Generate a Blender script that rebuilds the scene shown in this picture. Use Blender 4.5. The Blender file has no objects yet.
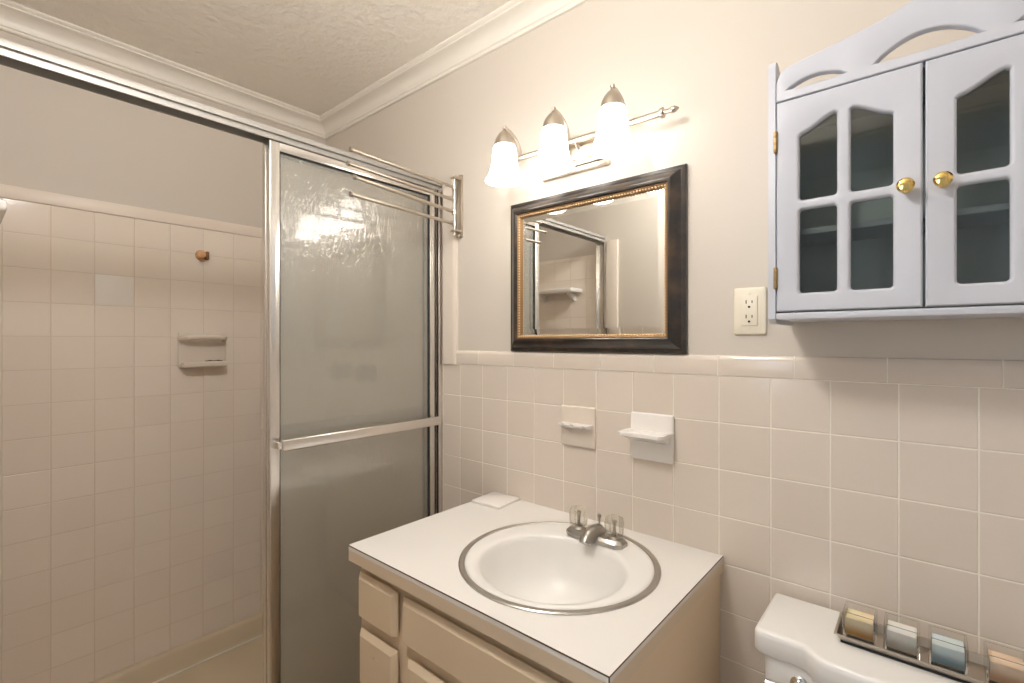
import bpy, bmesh, math, random
from mathutils import Vector, Matrix
random.seed(7)
scn = bpy.context.scene
COL = scn.collection
PI = math.pi

# ------------------------------------------------------------------ camera, world, exposure
cam_d = bpy.data.cameras.new('camera')
cam = bpy.data.objects.new('camera', cam_d)
COL.objects.link(cam)
cam.location = (0.0, -1.18, 1.30)
cam.rotation_euler = (PI / 2, 0, math.radians(40.5))
cam_d.lens = 17.0
cam_d.sensor_width = 36.0
cam_d.clip_start = 0.01
scn.camera = cam

WORLD_STRENGTH = 5.5       # fill daylight beyond the added hall window
WORLD_COLOR = (0.80, 0.89, 1.0, 1)
LAMP_STRENGTH = 8.0        # lit glass shades of the vanity light
LAMP_COLOR = (1.0, 0.95, 0.88, 1)
FILL_STRENGTH = 92.0        # fill globe added out of view above the frame
FILL_COLOR = (1.0, 0.97, 0.93, 1)
world = bpy.data.worlds.new('daylight')
scn.world = world
world.use_nodes = True
bg = world.node_tree.nodes['Background']
bg.inputs[0].default_value = WORLD_COLOR
bg.inputs[1].default_value = WORLD_STRENGTH
portal_d = bpy.data.lights.new('fill_window_portal', 'AREA')  # guides fill daylight through the added hall window
portal_d.shape = 'RECTANGLE'; portal_d.size = 1.0; portal_d.size_y = 1.1
portal_d.cycles.is_portal = True
portal = bpy.data.objects.new('fill_window_portal', portal_d)
COL.objects.link(portal)
portal.location = (-1.25, -3.02, 1.45)
portal.rotation_euler = (-PI / 2, 0, PI)    # faces +y, into the hall

scn.view_settings.view_transform = 'Standard'
scn.view_settings.look = 'None'
scn.view_settings.exposure = 0.0
scn.view_settings.gamma = 1.0
scn.view_settings.use_curve_mapping = False
scn.cycles.max_bounces = 14
scn.cycles.diffuse_bounces = 6
scn.cycles.glossy_bounces = 6
scn.cycles.transmission_bounces = 10
scn.cycles.transparent_max_bounces = 12
scn.cycles.sample_clamp_indirect = 6.0

# ------------------------------------------------------------------ materials
def srgb(r, g, b):
    f = lambda c: (c / 255 / 12.92) if c / 255 <= 0.04045 else ((c / 255 + 0.055) / 1.055) ** 2.4
    return (f(r), f(g), f(b), 1)

def new_mat(name):
    m = bpy.data.materials.new(name); m.use_nodes = True
    nt = m.node_tree
    return m, nt, nt.nodes['Principled BSDF']

def plain(name, col, rough=0.5, metal=0.0, bump=None, coat=0.0, spec=0.5, vary=0.0):
    """bump = (scale, strength, distance); vary = slight tonal mottling"""
    m, nt, p = new_mat(name)
    p.inputs['Base Color'].default_value = col
    p.inputs['Roughness'].default_value = rough
    p.inputs['Metallic'].default_value = metal
    p.inputs['Coat Weight'].default_value = coat
    p.inputs['Specular IOR Level'].default_value = spec
    tc = nt.nodes.new('ShaderNodeTexCoord')
    if vary:
        n = nt.nodes.new('ShaderNodeTexNoise'); n.inputs['Scale'].default_value = 6
        n.inputs['Detail'].default_value = 4
        nt.links.new(tc.outputs['Object'], n.inputs['Vector'])
        mx = nt.nodes.new('ShaderNodeMix'); mx.data_type = 'RGBA'
        d = [c * (1 - vary) for c in col[:3]] + [1]
        mx.inputs[6].default_value = col; mx.inputs[7].default_value = d
        nt.links.new(n.outputs['Fac'], mx.inputs[0])
        nt.links.new(mx.outputs[2], p.inputs['Base Color'])
    if bump:
        n = nt.nodes.new('ShaderNodeTexNoise'); n.inputs['Scale'].default_value = bump[0]
        n.inputs['Detail'].default_value = 5
        nt.links.new(tc.outputs['Object'], n.inputs['Vector'])
        b = nt.nodes.new('ShaderNodeBump'); b.inputs['Strength'].default_value = bump[1]
        b.inputs['Distance'].default_value = bump[2]
        nt.links.new(n.outputs['Fac'], b.inputs['Height'])
        nt.links.new(b.outputs['Normal'], p.inputs['Normal'])
    return m

def tile_mat(name, axis, u0, v0, pu, pv, mortar, c1, c2, cg, rough=0.12, wob=0.0012):
    """square glazed tiles with raised-look grout lines; axis: which world axis runs along the wall"""
    m, nt, p = new_mat(name)
    N, L = nt.nodes.new, nt.links.new
    tc = N('ShaderNodeTexCoord'); sp = N('ShaderNodeSeparateXYZ'); L(tc.outputs['Object'], sp.inputs[0])
    cb = N('ShaderNodeCombineXYZ')
    def shift(out, off, dst):
        a = N('ShaderNodeMath'); a.operation = 'SUBTRACT'; L(out, a.inputs[0]); a.inputs[1].default_value = off
        L(a.outputs[0], dst)
    a1, a2 = {'x': ('X', 'Z'), 'y': ('Y', 'Z'), 'f': ('X', 'Y')}[axis]
    shift(sp.outputs[a1], u0 - 200 * pu, cb.inputs[0])
    shift(sp.outputs[a2], v0 - 200 * pv, cb.inputs[1])
    br = N('ShaderNodeTexBrick')
    br.offset = 0.0; br.squash = 1.0
    br.inputs['Scale'].default_value = 1.0
    br.inputs['Brick Width'].default_value = pu
    br.inputs['Row Height'].default_value = pv
    br.inputs['Mortar Size'].default_value = mortar
    br.inputs['Mortar Smooth'].default_value = 0.3
    br.inputs['Bias'].default_value = 0.0
    br.inputs['Color1'].default_value = c1; br.inputs['Color2'].default_value = c2
    br.inputs['Mortar'].default_value = cg
    L(cb.outputs[0], br.inputs['Vector'])
    L(br.outputs['Color'], p.inputs['Base Color'])
    mr = N('ShaderNodeMapRange'); L(br.outputs['Fac'], mr.inputs[0])
    mr.inputs[3].default_value = rough; mr.inputs[4].default_value = 0.6
    L(mr.outputs[0], p.inputs['Roughness'])
    p.inputs['Specular IOR Level'].default_value = 0.45
    # soft pillowed edges from a wider mortar mask + a slow glaze wobble
    br2 = N('ShaderNodeTexBrick'); br2.offset = 0.0
    for k in ('Scale', 'Brick Width', 'Row Height', 'Bias'):
        br2.inputs[k].default_value = br.inputs[k].default_value
    br2.inputs['Mortar Size'].default_value = mortar * 2.2
    br2.inputs['Mortar Smooth'].default_value = 1.0
    L(cb.outputs[0], br2.inputs['Vector'])
    nz = N('ShaderNodeTexNoise'); nz.inputs['Scale'].default_value = 9; nz.inputs['Detail'].default_value = 1
    L(tc.outputs['Object'], nz.inputs['Vector'])
    inv = N('ShaderNodeMath'); inv.operation = 'MULTIPLY'; inv.inputs[1].default_value = -1.0
    L(br2.outputs['Fac'], inv.inputs[0])
    ad = N('ShaderNodeMath'); ad.operation = 'MULTIPLY_ADD'
    L(nz.outputs['Fac'], ad.inputs[0]); ad.inputs[1].default_value = wob / 0.0012; L(inv.outputs[0], ad.inputs[2])
    b = N('ShaderNodeBump'); b.inputs['Strength'].default_value = 0.7; b.inputs['Distance'].default_value = 0.0012
    L(ad.outputs[0], b.inputs['Height']); L(b.outputs['Normal'], p.inputs['Normal'])
    return m

def emit(name, col, strength):
    m, nt, p = new_mat(name)
    p.inputs['Base Color'].default_value = (0.9, 0.88, 0.84, 1)
    p.inputs['Roughness'].default_value = 0.35
    p.inputs['Emission Color'].default_value = col
    p.inputs['Emission Strength'].default_value = strength
    return m

def clear_glass(name, tint=(1, 1, 1, 1), refl=1.0, rough=0.02):
    """thin clear glass: sees straight through, mirrors by Fresnel"""
    m, nt, p = new_mat(name)
    N, L = nt.nodes.new, nt.links.new
    out = nt.nodes['Material Output']; nt.nodes.remove(p)
    t = N('ShaderNodeBsdfTransparent'); t.inputs[0].default_value = tint
    g = N('ShaderNodeBsdfGlossy'); g.inputs['Roughness'].default_value = rough
    fr = N('ShaderNodeFresnel'); fr.inputs['IOR'].default_value = 1.5
    mu = N('ShaderNodeMath'); mu.operation = 'MULTIPLY'; mu.inputs[1].default_value = refl
    L(fr.outputs[0], mu.inputs[0])
    mx = N('ShaderNodeMixShader'); L(mu.outputs[0], mx.inputs[0])
    L(t.outputs[0], mx.inputs[1]); L(g.outputs[0], mx.inputs[2]); L(mx.outputs[0], out.inputs[0])
    return m

def obscure_glass(name):
    """patterned frosted shower glass: milky, rough transmission, rippled glossy face"""
    m, nt, p = new_mat(name)
    N, L = nt.nodes.new, nt.links.new
    out = nt.nodes['Material Output']
    p.inputs['Base Color'].default_value = (0.95, 0.95, 0.91, 1)
    p.inputs['Roughness'].default_value = 0.06
    p.inputs['Coat Weight'].default_value = 1.0; p.inputs['Coat Roughness'].default_value = 0.15; p.inputs['Coat IOR'].default_value = 1.9
    p.inputs['IOR'].default_value = 1.5
    p.inputs['Transmission Weight'].default_value = 0.88
    tc = N('ShaderNodeTexCoord'); mp = N('ShaderNodeMapping')
    mp.inputs['Scale'].default_value = (1, 34, 15); L(tc.outputs['Object'], mp.inputs[0])
    nz = N('ShaderNodeTexNoise'); nz.inputs['Scale'].default_value = 1.6; nz.inputs['Detail'].default_value = 3
    nz.inputs['Distortion'].default_value = 1.2
    L(mp.outputs[0], nz.inputs['Vector'])
    b = N('ShaderNodeBump'); b.inputs['Strength'].default_value = 1.0; b.inputs['Distance'].default_value = 0.003
    L(nz.outputs['Fac'], b.inputs['Height']); L(b.outputs['Normal'], p.inputs['Coat Normal'])
    tr = N('ShaderNodeBsdfTransparent'); tr.inputs[0].default_value = (0.86, 0.90, 0.88, 1)
    tl = N('ShaderNodeBsdfTranslucent'); tl.inputs[0].default_value = (0.82, 0.81, 0.75, 1)
    L(b.outputs['Normal'], tl.inputs['Normal'])
    mx = N('ShaderNodeMixShader'); mx.inputs[0].default_value = 0.12
    L(p.outputs[0], mx.inputs[1]); L(tl.outputs[0], mx.inputs[2])
    L(mx.outputs[0], out.inputs[0])
    return m

def wax_mat(name, top, low, z0, z1):
    """candle wax deeper in colour towards the base"""
    m, nt, p = new_mat(name)
    N, L = nt.nodes.new, nt.links.new
    tc = N('ShaderNodeTexCoord'); sp = N('ShaderNodeSeparateXYZ'); L(tc.outputs['Object'], sp.inputs[0])
    mr = N('ShaderNodeMapRange'); L(sp.outputs['Z'], mr.inputs[0])
    mr.inputs[1].default_value = z0; mr.inputs[2].default_value = z1
    mx = N('ShaderNodeMix'); mx.data_type = 'RGBA'
    mx.inputs[6].default_value = low; mx.inputs[7].default_value = top
    L(mr.outputs[0], mx.inputs[0]); L(mx.outputs[2], p.inputs['Base Color'])
    p.inputs['Roughness'].default_value = 0.45
    p.inputs['Subsurface Weight'].default_value = 0.6
    p.inputs['Subsurface Radius'].default_value = (0.01, 0.008, 0.006)
    return m

def worn_black(name):
    """glossy black frame paint rubbed brown"""
    m, nt, p = new_mat(name)
    N, L = nt.nodes.new, nt.links.new
    tc = N('ShaderNodeTexCoord'); nz = N('ShaderNodeTexNoise'); nz.inputs['Scale'].default_value = 22
    nz.inputs['Detail'].default_value = 6; L(tc.outputs['Object'], nz.inputs['Vector'])
    cr = N('ShaderNodeValToRGB'); L(nz.outputs['Fac'], cr.inputs[0])
    cr.color_ramp.elements[0].position = 0.45; cr.color_ramp.elements[0].color = srgb(26, 22, 20)
    cr.color_ramp.elements[1].position = 0.8; cr.color_ramp.elements[1].color = srgb(74, 56, 42)
    L(cr.outputs[0], p.inputs['Base Color'])
    p.inputs['Roughness'].default_value = 0.28
    p.inputs['Coat Weight'].default_value = 0.4; p.inputs['Coat Roughness'].default_value = 0.2
    return m

M = {}
M['wall'] = plain('wall_paint', srgb(207, 199, 189), 0.55, bump=(180, 0.06, 0.001), spec=0.3)
M['ceiling'] = plain('stucco_ceiling', srgb(247, 242, 234), 0.8, bump=(34, 0.7, 0.010), spec=0.2, vary=0.02)
M['crown'] = plain('crown_paint', srgb(236, 231, 222), 0.35)
T1, T2, TG = srgb(217, 206, 194), srgb(222, 211, 200), srgb(242, 235, 224)
M['tile_back'] = tile_mat('tile_glazed_back', 'x', -0.3681, 1.2191, 0.110, 0.1095, 0.0014, T1, T2, TG)
M['tile_cap'] = tile_mat('tile_cap_back', 'x', -0.3704, 1.2191, 0.1575, 0.60, 0.0012, T1, T2, TG)
M['tile_far'] = tile_mat('tile_glazed_shower', 'y', -0.8468, 1.3165, 0.1102, 0.1090, 0.0011, srgb(230, 218, 206), srgb(234, 223, 211), srgb(216, 201, 186))
M['tile_side'] = tile_mat('tile_glazed_side', 'x', -0.3681, 1.2191, 0.110, 0.1095, 0.0012, srgb(230, 218, 206), srgb(234, 223, 211), srgb(216, 201, 186))
M['tile_right'] = tile_mat('tile_glazed_right', 'y', 0.0, 1.2191, 0.110, 0.1095, 0.0014, T1, T2, TG)
M['tile_plain'] = plain('tile_glaze_plain', srgb(222, 211, 199), 0.14, vary=0.03)
M['floor'] = tile_mat('floor_tiles', 'f', 0, 0, 0.2, 0.2, 0.002, srgb(176, 160, 138), srgb(184, 168, 148), srgb(150, 136, 118), rough=0.35)
M['pan'] = plain('shower_pan_acrylic', srgb(212, 196, 170), 0.35, bump=(140, 0.25, 0.002), vary=0.06)
M['porcelain'] = plain('white_porcelain', srgb(238, 236, 233), 0.28)
M['white_ceramic'] = plain('white_ceramic', srgb(238, 234, 230), 0.10)
M['laminate'] = plain('white_laminate', srgb(238, 235, 231), 0.25, vary=0.02)
M['seam'] = plain('laminate_seam', srgb(96, 78, 60), 0.6)
M['cream'] = plain('cream_cabinet_paint', srgb(224, 204, 176), 0.45, bump=(60, 0.03, 0.001), vary=0.03)
M['cream_dark'] = plain('cream_paint_scuffed', srgb(206, 180, 146), 0.5)
M['cab_white'] = plain('white_cabinet_paint', srgb(196, 199, 209), 0.35)
M['cab_inside'] = plain('white_cabinet_inside', srgb(200, 204, 206), 0.5)
M['chrome'] = plain('chrome', (0.82, 0.81, 0.79, 1), 0.08, 1.0)
M['old_chrome'] = plain('dulled_chrome', (0.40, 0.38, 0.35, 1), 0.30, 1.0, bump=(90, 0.05, 0.001))
M['aluminium'] = plain('polished_aluminium', (0.80, 0.78, 0.75, 1), 0.24, 1.0)
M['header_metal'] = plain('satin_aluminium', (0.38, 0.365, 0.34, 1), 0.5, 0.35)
M['nickel'] = plain('brushed_nickel', (0.56, 0.50, 0.43, 1), 0.28, 1.0)
M['nickel_dark'] = plain('nickel_end_cap', (0.36, 0.32, 0.28, 1), 0.35, 1.0)
M['steel'] = plain('stainless_ring', (0.52, 0.50, 0.47, 1), 0.30, 1.0)
M['brass'] = plain('polished_brass', (0.86, 0.62, 0.22, 1), 0.14, 1.0)
M['old_brass'] = plain('aged_brass', (0.36, 0.25, 0.13, 1), 0.35, 1.0)
M['gold_bead'] = plain('gold_leaf', srgb(206, 178, 138), 0.4, 0.3)
M['gold_dark'] = plain('dark_gold', srgb(150, 116, 78), 0.4, 0.3)
M['black_frame'] = worn_black('rubbed_black_frame')
M['mirror'] = plain('mirror_silver', (0.90, 0.91, 0.89, 1), 0.0, 1.0)
M['valve'] = plain('dark_valve_and_shaded_bar', (0.05, 0.045, 0.04, 1), 0.4)  # dark valve handles; also paints the shade on the inner towel bar
M['gasket_and_shadow'] = plain('black_gasket_and_shadow', srgb(28, 26, 25), 0.6)
M['obscure'] = obscure_glass('obscure_shower_glass')
M['pane'] = clear_glass('cabinet_glass', (0.84, 0.87, 0.84, 1), 1.4)
M['cup'] = clear_glass('votive_glass', (0.99, 0.99, 0.98, 1), 1.3)
def acrylic_mat(name):
    m = clear_glass(name, (0.985, 0.98, 0.95, 1), 0.6, 0.08)
    nt = m.node_tree; out = nt.nodes['Material Output']; src = out.inputs[0].links[0].from_socket
    d = nt.nodes.new('ShaderNodeBsdfTranslucent'); d.inputs[0].default_value = (0.95, 0.92, 0.86, 1)
    mx = nt.nodes.new('ShaderNodeMixShader'); mx.inputs[0].default_value = 0.14
    nt.links.new(src, mx.inputs[1]); nt.links.new(d.outputs[0], mx.inputs[2]); nt.links.new(mx.outputs[0], out.inputs[0])
    return m
M['acrylic'] = acrylic_mat('clear_acrylic')
M['shade'] = emit('lit_frosted_shade', LAMP_COLOR, LAMP_STRENGTH)
M['ivory'] = plain('ivory_plastic', srgb(232, 224, 206), 0.3)
M['dark'] = plain('dark_slot', srgb(30, 26, 22), 0.7)
M['amber'] = plain('amber_plastic', srgb(206, 158, 112), 0.3)
M['brown'] = plain('brown_plastic', srgb(112, 74, 42), 0.4)
M['soap'] = plain('soap_residue', srgb(92, 76, 56), 0.7)
M['hall'] = plain('hall_paint', srgb(205, 205, 205), 0.6)
M['door_white'] = plain('door_trim_white', srgb(228, 224, 216), 0.35)

# ------------------------------------------------------------------ mesh helpers
def bx(bm, x0, x1, y0, y1, z0, z1, bev=0.0, seg=2):
    vs = bmesh.ops.create_cube(bm, size=1.0)['verts']
    for v in vs:
        v.co = Vector(((x0 + x1) / 2 + v.co.x * (x1 - x0), (y0 + y1) / 2 + v.co.y * (y1 - y0), (z0 + z1) / 2 + v.co.z * (z1 - z0)))
    if bev:
        es = list({e for v in vs for e in v.link_edges})
        bmesh.ops.bevel(bm, geom=es, offset=bev, segments=seg, affect='EDGES', profile=0.5)
    return vs

def lathe(bm, prof, origin, axis='z', seg=32, sx=1.0, sy=1.0, cap=True):
    o = Vector(origin); rings = []
    for r, h in prof:
        ring = []
        for i in range(seg):
            a = 2 * PI * i / seg
            p = Vector((r * math.cos(a) * sx, r * math.sin(a) * sy, h))
            if axis == 'y': p = Vector((p.x, -p.z, p.y))      # +h points to -y
            if axis == 'x': p = Vector((p.z, p.x, p.y))
            ring.append(bm.verts.new(o + p))
        rings.append(ring)
    for a, b in zip(rings, rings[1:]):
        for i in range(seg):
            bm.faces.new((a[i], a[(i + 1) % seg], b[(i + 1) % seg], b[i]))
    if cap:
        bm.faces.new(rings[0][::-1]); bm.faces.new(rings[-1])
    return rings

def tube(bm, pts, r, seg=12, r_end=None):
    pts = [Vector(p) for p in pts]; rings = []
    up = None
    for i, p in enumerate(pts):
        d = (pts[min(i + 1, len(pts) - 1)] - pts[max(i - 1, 0)]).normalized()
        if up is None:
            up = Vector((0, 0, 1)) if abs(d.z) < 0.9 else Vector((1, 0, 0))
        s = d.cross(up).normalized(); t = s.cross(d).normalized(); up = t
        rr = r if r_end is None else r + (r_end - r) * i / (len(pts) - 1)
        rings.append([bm.verts.new(p + rr * (math.cos(2 * PI * k / seg) * s + math.sin(2 * PI * k / seg) * t)) for k in range(seg)])
    for a, b in zip(rings, rings[1:]):
        for k in range(seg):
            bm.faces.new((a[k], a[(k + 1) % seg], b[(k + 1) % seg], b[k]))
    bm.faces.new(rings[0][::-1]); bm.faces.new(rings[-1])

def prism(bm, poly, f0, f1):
    """poly: list of 2-D points; f0, f1 map (u, v) to 3-D at the two ends"""
    a = [bm.verts.new(f0(*p)) for p in poly]; b = [bm.verts.new(f1(*p)) for p in poly]
    n = len(poly)
    for i in range(n):
        bm.faces.new((a[i], a[(i + 1) % n], b[(i + 1) % n], b[i]))
    bm.faces.new(a[::-1]); bm.faces.new(b)

def offset_loop(loop, d):
    """push a counter-clockwise loop outwards by d"""
    n = len(loop); out = []
    for i in range(n):
        p0, p1, p2 = (Vector(loop[i - 1]), Vector(loop[i]), Vector(loop[(i + 1) % n]))
        n1 = Vector(((p1 - p0).y, -(p1 - p0).x)).normalized(); n2 = Vector(((p2 - p1).y, -(p2 - p1).x)).normalized()
        m = n1 + n2
        k = d * 2 / max(m.length_squared, 0.6)
        out.append((p1.x + m.x * k, p1.y + m.y * k))
    return out

def panel(bm, outer, holes, fn, t, bev=0.0):
    """flat panel with holes; fn(u, v, w) with w=0 at the front, t at the back; holes get a routed front edge"""
    def fill(lo, w):
        es, made = [], []
        for lp in lo:
            vs = [bm.verts.new(fn(u, v, w)) for u, v in lp]; made.append(vs)
            for i in range(len(vs)):
                es.append(bm.edges.new((vs[i], vs[(i + 1) % len(vs)])))
        bmesh.ops.triangle_fill(bm, use_beauty=True, use_dissolve=False, edges=es)
        return made
    front_o = offset_loop(outer, -bev * 0.5) if bev else outer
    F = fill([front_o] + [offset_loop(h, bev) if bev else h for h in holes], 0.0)
    B = fill([outer] + holes, t)
    for k, lp in enumerate([outer] + holes):
        cur = F[k]; n = len(lp)
        if bev:
            steps = [(0.72, 0.10), (0.32, 0.42), (0.0, 1.0)] if k else [(0.0, 0.5)]
            for fo, fw in steps:
                l2 = offset_loop(lp, bev * fo) if fo else lp
                nx = [bm.verts.new(fn(u, v, bev * fw)) for u, v in l2]
                for i in range(n):
                    bm.faces.new((cur[i], cur[(i + 1) % n], nx[(i + 1) % n], nx[i]))
                cur = nx
        for i in range(n):
            bm.faces.new((cur[i], cur[(i + 1) % n], B[k][(i + 1) % n], B[k][i]))

def finish(bm, name, mats, smooth=True, angle=35):
    bmesh.ops.recalc_face_normals(bm, faces=bm.faces[:])
    me = bpy.data.meshes.new(name); bm.to_mesh(me); bm.free()
    for m in (mats if isinstance(mats, (list, tuple)) else [mats]):
        me.materials.append(M[m])
    if smooth:
        me.polygons.foreach_set('use_smooth', [True] * len(me.polygons))
        me.set_sharp_from_angle(angle=math.radians(angle))
    return me

def world_loc(o):
    v = Vector(o.location)
    while o.parent:
        o = o.parent; v += Vector(o.location)
    return v

def obj(name, bm, mat, parent=None, origin=None, label=None, smooth=True, angle=35):
    """all vertices are written in world coordinates; the origin goes to the base unless given"""
    me = finish(bm, name, mat, smooth, angle)
    o = bpy.data.objects.new(name, me); COL.objects.link(o)
    if origin is None:
        xs = [v.co for v in me.vertices]
        lo = [min(c[i] for c in xs) for i in range(3)]; hi = [max(c[i] for c in xs) for i in range(3)]
        origin = ((lo[0] + hi[0]) / 2, (lo[1] + hi[1]) / 2, lo[2])
    origin = Vector(origin)
    me.transform(Matrix.Translation(-origin))
    if parent:
        o.parent = parent; o.location = origin - world_loc(parent)
    else:
        o.location = origin
    if label: o['label'] = label
    return o

def tag(o, label, cat, group=None):
    o['label'] = label; o['category'] = cat
    if group: o['group'] = group
    return o

def thing(name, loc, label, cat, group=None):
    o = bpy.data.objects.new(name, None); COL.objects.link(o)
    o.location = loc; o.empty_display_size = 0.05
    return tag(o, label, cat, group)

def struct(name, bm, mat, parent=None, smooth=True):
    o = obj(name, bm, mat, parent, origin=(0, 0, 0), smooth=smooth)
    if not parent: o['kind'] = 'structure'
    return o

def box(*a, **k):
    bm = bmesh.new(); bx(bm, *a, **k); return bm

# ------------------------------------------------------------------ room shell
XS, XR, YN, ZC = -2.18, 0.50, -1.215, 2.337       # shower far wall, right wall, near wall, ceiling
P = 0.006                                         # tiles stand proud of the plaster
JX = -1.335                                       # where the shower alcove begins on the back wall
CAPZ = 1.2191

wb = struct('wall_back', box(XS - 0.12, XR + 0.1, P, 0.11, 0, ZC + 0.05), 'wall')
bm = bmesh.new(); bx(bm, JX, XR, 0, P + 0.002, 0, CAPZ)
struct('tile_wainscot', bm, 'tile_back', wb)
bm = bmesh.new(); bx(bm, XS, JX, 0, P + 0.002, 0.0, 1.79, bev=0.002)
struct('shower_tile', bm, 'tile_side', wb)
# bullnose cap course along the top of the wainscot
bm = bmesh.new()
cap = [(P + 0.002, CAPZ), (-0.0012, CAPZ), (-0.0022, CAPZ + 0.004), (-0.0022, CAPZ + 0.036), (-0.001, CAPZ + 0.044), (0.002, CAPZ + 0.048), (P + 0.002, CAPZ + 0.0495)]
prism(bm, cap, lambda y, z: (-1.268, y, z), lambda y, z: (XR, y, z))
struct('bullnose_cap', bm, 'tile_cap', wb)
# the vertical bullnose strip beside the shower door
bm = bmesh.new()
vs = [(-1.334, P + 0.002), (-1.334, -0.006), (-1.330, -0.009), (-1.280, -0.009), (-1.271, -0.007), (-1.266, -0.002), (-1.2655, P + 0.002)]
prism(bm, vs, lambda x, y: (x, y, CAPZ), lambda x, y: (x, y, 1.855))
struct('bullnose_strip', bm, 'tile_plain', wb)

wf = struct('wall_shower', box(XS - 0.12, XS - P, YN - 0.1, 0.11, 0, ZC + 0.05), 'wall')
bm = bmesh.new(); bx(bm, XS - P - 0.002, XS, YN, 0.0, 0.0, 1.746)
struct('shower_tile', bm, 'tile_far', wf)
bm = bmesh.new(); bx(bm, XS - P - 0.002, XS + 0.001, YN, 0.0, 1.7475, 1.79, bev=0.003)
M['tile_cap_far'] = plain('shower_cap_glaze', srgb(230, 218, 206), 0.4)
struct('bullnose_cap', bm, 'tile_cap_far', wf)
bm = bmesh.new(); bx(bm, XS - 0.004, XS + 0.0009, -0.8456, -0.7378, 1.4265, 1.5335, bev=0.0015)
M['tile_reflection'] = plain('tile_glaze_painted_reflection', srgb(232, 226, 218), 0.30)  # whiter glaze colour stands in for a reflection on this one tile
struct('painted_reflection_tile', bm, 'tile_reflection', wf)

DX0, DX1, DZ = -0.62, 0.34, 2.03                  # doorway in the near wall, where the camera stands
wn = struct('wall_near', box(XS - 0.12, DX0, YN - 0.1, YN - P, 0, ZC + 0.05), 'wall')
bm = bmesh.new(); bx(bm, DX1, XR + 0.1, YN - 0.1, YN - P, 0, ZC + 0.05); bx(bm, DX0, DX1, YN - 0.1, YN - P, DZ, ZC + 0.05)
struct('door_wall', bm, 'wall', wn)
bm = bmesh.new(); bx(bm, XS, JX, YN - P - 0.002, YN, 0, 1.79, bev=0.002)
struct('shower_tile', bm, 'tile_side', wn)
bm = bmesh.new(); bx(bm, -1.334, -1.268, YN - P - 0.002, YN + 0.009, 0, 1.855, bev=0.004)
struct('bullnose_strip', bm, 'tile_plain', wn)
bm = bmesh.new(); bx(bm, -1.268, DX0 - 0.07, YN - P - 0.002, YN, 0, CAPZ)
struct('tile_wainscot', bm, 'tile_back', wn)
bm = bmesh.new(); prism(bm, cap, lambda y, z: (-1.268, YN - y, z), lambda y, z: (DX0 - 0.07, YN - y, z))
struct('bullnose_cap', bm, 'tile_cap', wn)

wr = struct('wall_right', box(XR + P, XR + 0.12, YN - 0.1, 0.11, 0, ZC + 0.05), 'wall')
bm = bmesh.new(); bx(bm, XR, XR + P + 0.002, YN, 0, 0, CAPZ)
struct('tile_wainscot', bm, 'tile_right', wr)

struct('floor', box(XS - 0.12, XR + 0.12, -3.1, 0.11, -0.08, 0), 'floor')
struct('ceiling', box(XS - 0.12, XR + 0.12, YN - 0.1, 0.11, ZC, ZC + 0.08), 'ceiling')

# crown moulding: d = distance from wall, z
crown = [(0.0, 2.268), (0.008, 2.268), (0.011, 2.272), (0.011, 2.278), (0.015, 2.280), (0.017, 2.285)]
for i in range(7):
    a = i / 6 * PI / 2
    crown.append((0.017 + 0.040 * (1 - math.cos(a)), 2.286 + 0.034 * math.sin(a)))
crown += [(0.060, 2.321), (0.060, 2.326), (0.066, 2.328), (0.070, 2.333), (0.070, ZC + 0.001), (0.0, ZC + 0.001)]
for n, f0, f1 in (('trim_1', lambda d, z: (XS - P, P - d, z), lambda d, z: (XR + P, P - d, z)),
                  ('trim_2', lambda d, z: (XS - P + d, YN - P, z), lambda d, z: (XS - P + d, P, z)),
                  ('trim_3', lambda d, z: (XS - P, YN - P + d, z), lambda d, z: (XR + P, YN - P + d, z)),
                  ('trim_4', lambda d, z: (XR + P - d, YN - P, z), lambda d, z: (XR + P - d, P, z))):
    bm = bmesh.new(); prism(bm, crown, f0, f1)
    struct(n, bm, 'crown')

# doorway lining and casing, then the hall behind the camera with an added fill window
bm = bmesh.new()
bx(bm, DX0 - 0.065, DX0 + 0.004, YN - P, YN + 0.012, 0, DZ + 0.065, bev=0.004)
bx(bm, DX1 - 0.004, DX1 + 0.065, YN - P, YN + 0.012, 0, DZ + 0.065, bev=0.004)
bx(bm, DX0 - 0.065, DX1 + 0.065, YN - P, YN + 0.012, DZ - 0.004, DZ + 0.065, bev=0.004)
bx(bm, DX0, DX0 + 0.015, YN - 0.1, YN, 0, DZ); bx(bm, DX1 - 0.015, DX1, YN - 0.1, YN, 0, DZ); bx(bm, DX0, DX1, YN - 0.1, YN, DZ - 0.015, DZ)
struct('door_1', bm, 'door_white')
bm = bmesh.new()
WX0, WX1, WZ0, WZ1 = -1.75, -0.75, 0.90, 2.00
bx(bm, -2.0, WX0, -3.1, -3.0, 0, 2.4); bx(bm, WX1, 1.1, -3.1, -3.0, 0, 2.4)
bx(bm, WX0, WX1, -3.1, -3.0, 0, WZ0); bx(bm, WX0, WX1, -3.1, -3.0, WZ1, 2.4)
struct('wall_hall', bm, 'hall')
struct('wall_hall_left', box(-2.1, -2.0, -3.1, YN - 0.1, 0, 2.4), 'hall')
struct('wall_hall_right', box(1.1, 1.2, -3.1, YN - 0.1, 0, 2.4), 'hall')
struct('ceiling_hall', box(-2.1, 1.2, -3.1, YN - 0.1, 2.4, 2.48), 'hall')
struct('floor_hall', box(XR + 0.12, 1.2, -3.1, YN - 0.1, -0.08, 0), 'floor')
bm = bmesh.new()
for a, b in ((WX0, WX0 + 0.04), (WX1 - 0.04, WX1), (-1.27, -1.23)):
    bx(bm, a, b, -3.08, -3.04, WZ0, WZ1)
for a, b in ((WZ0, WZ0 + 0.04), (WZ1 - 0.04, WZ1)):
    bx(bm, WX0, WX1, -3.08, -3.04, a, b)
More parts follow.
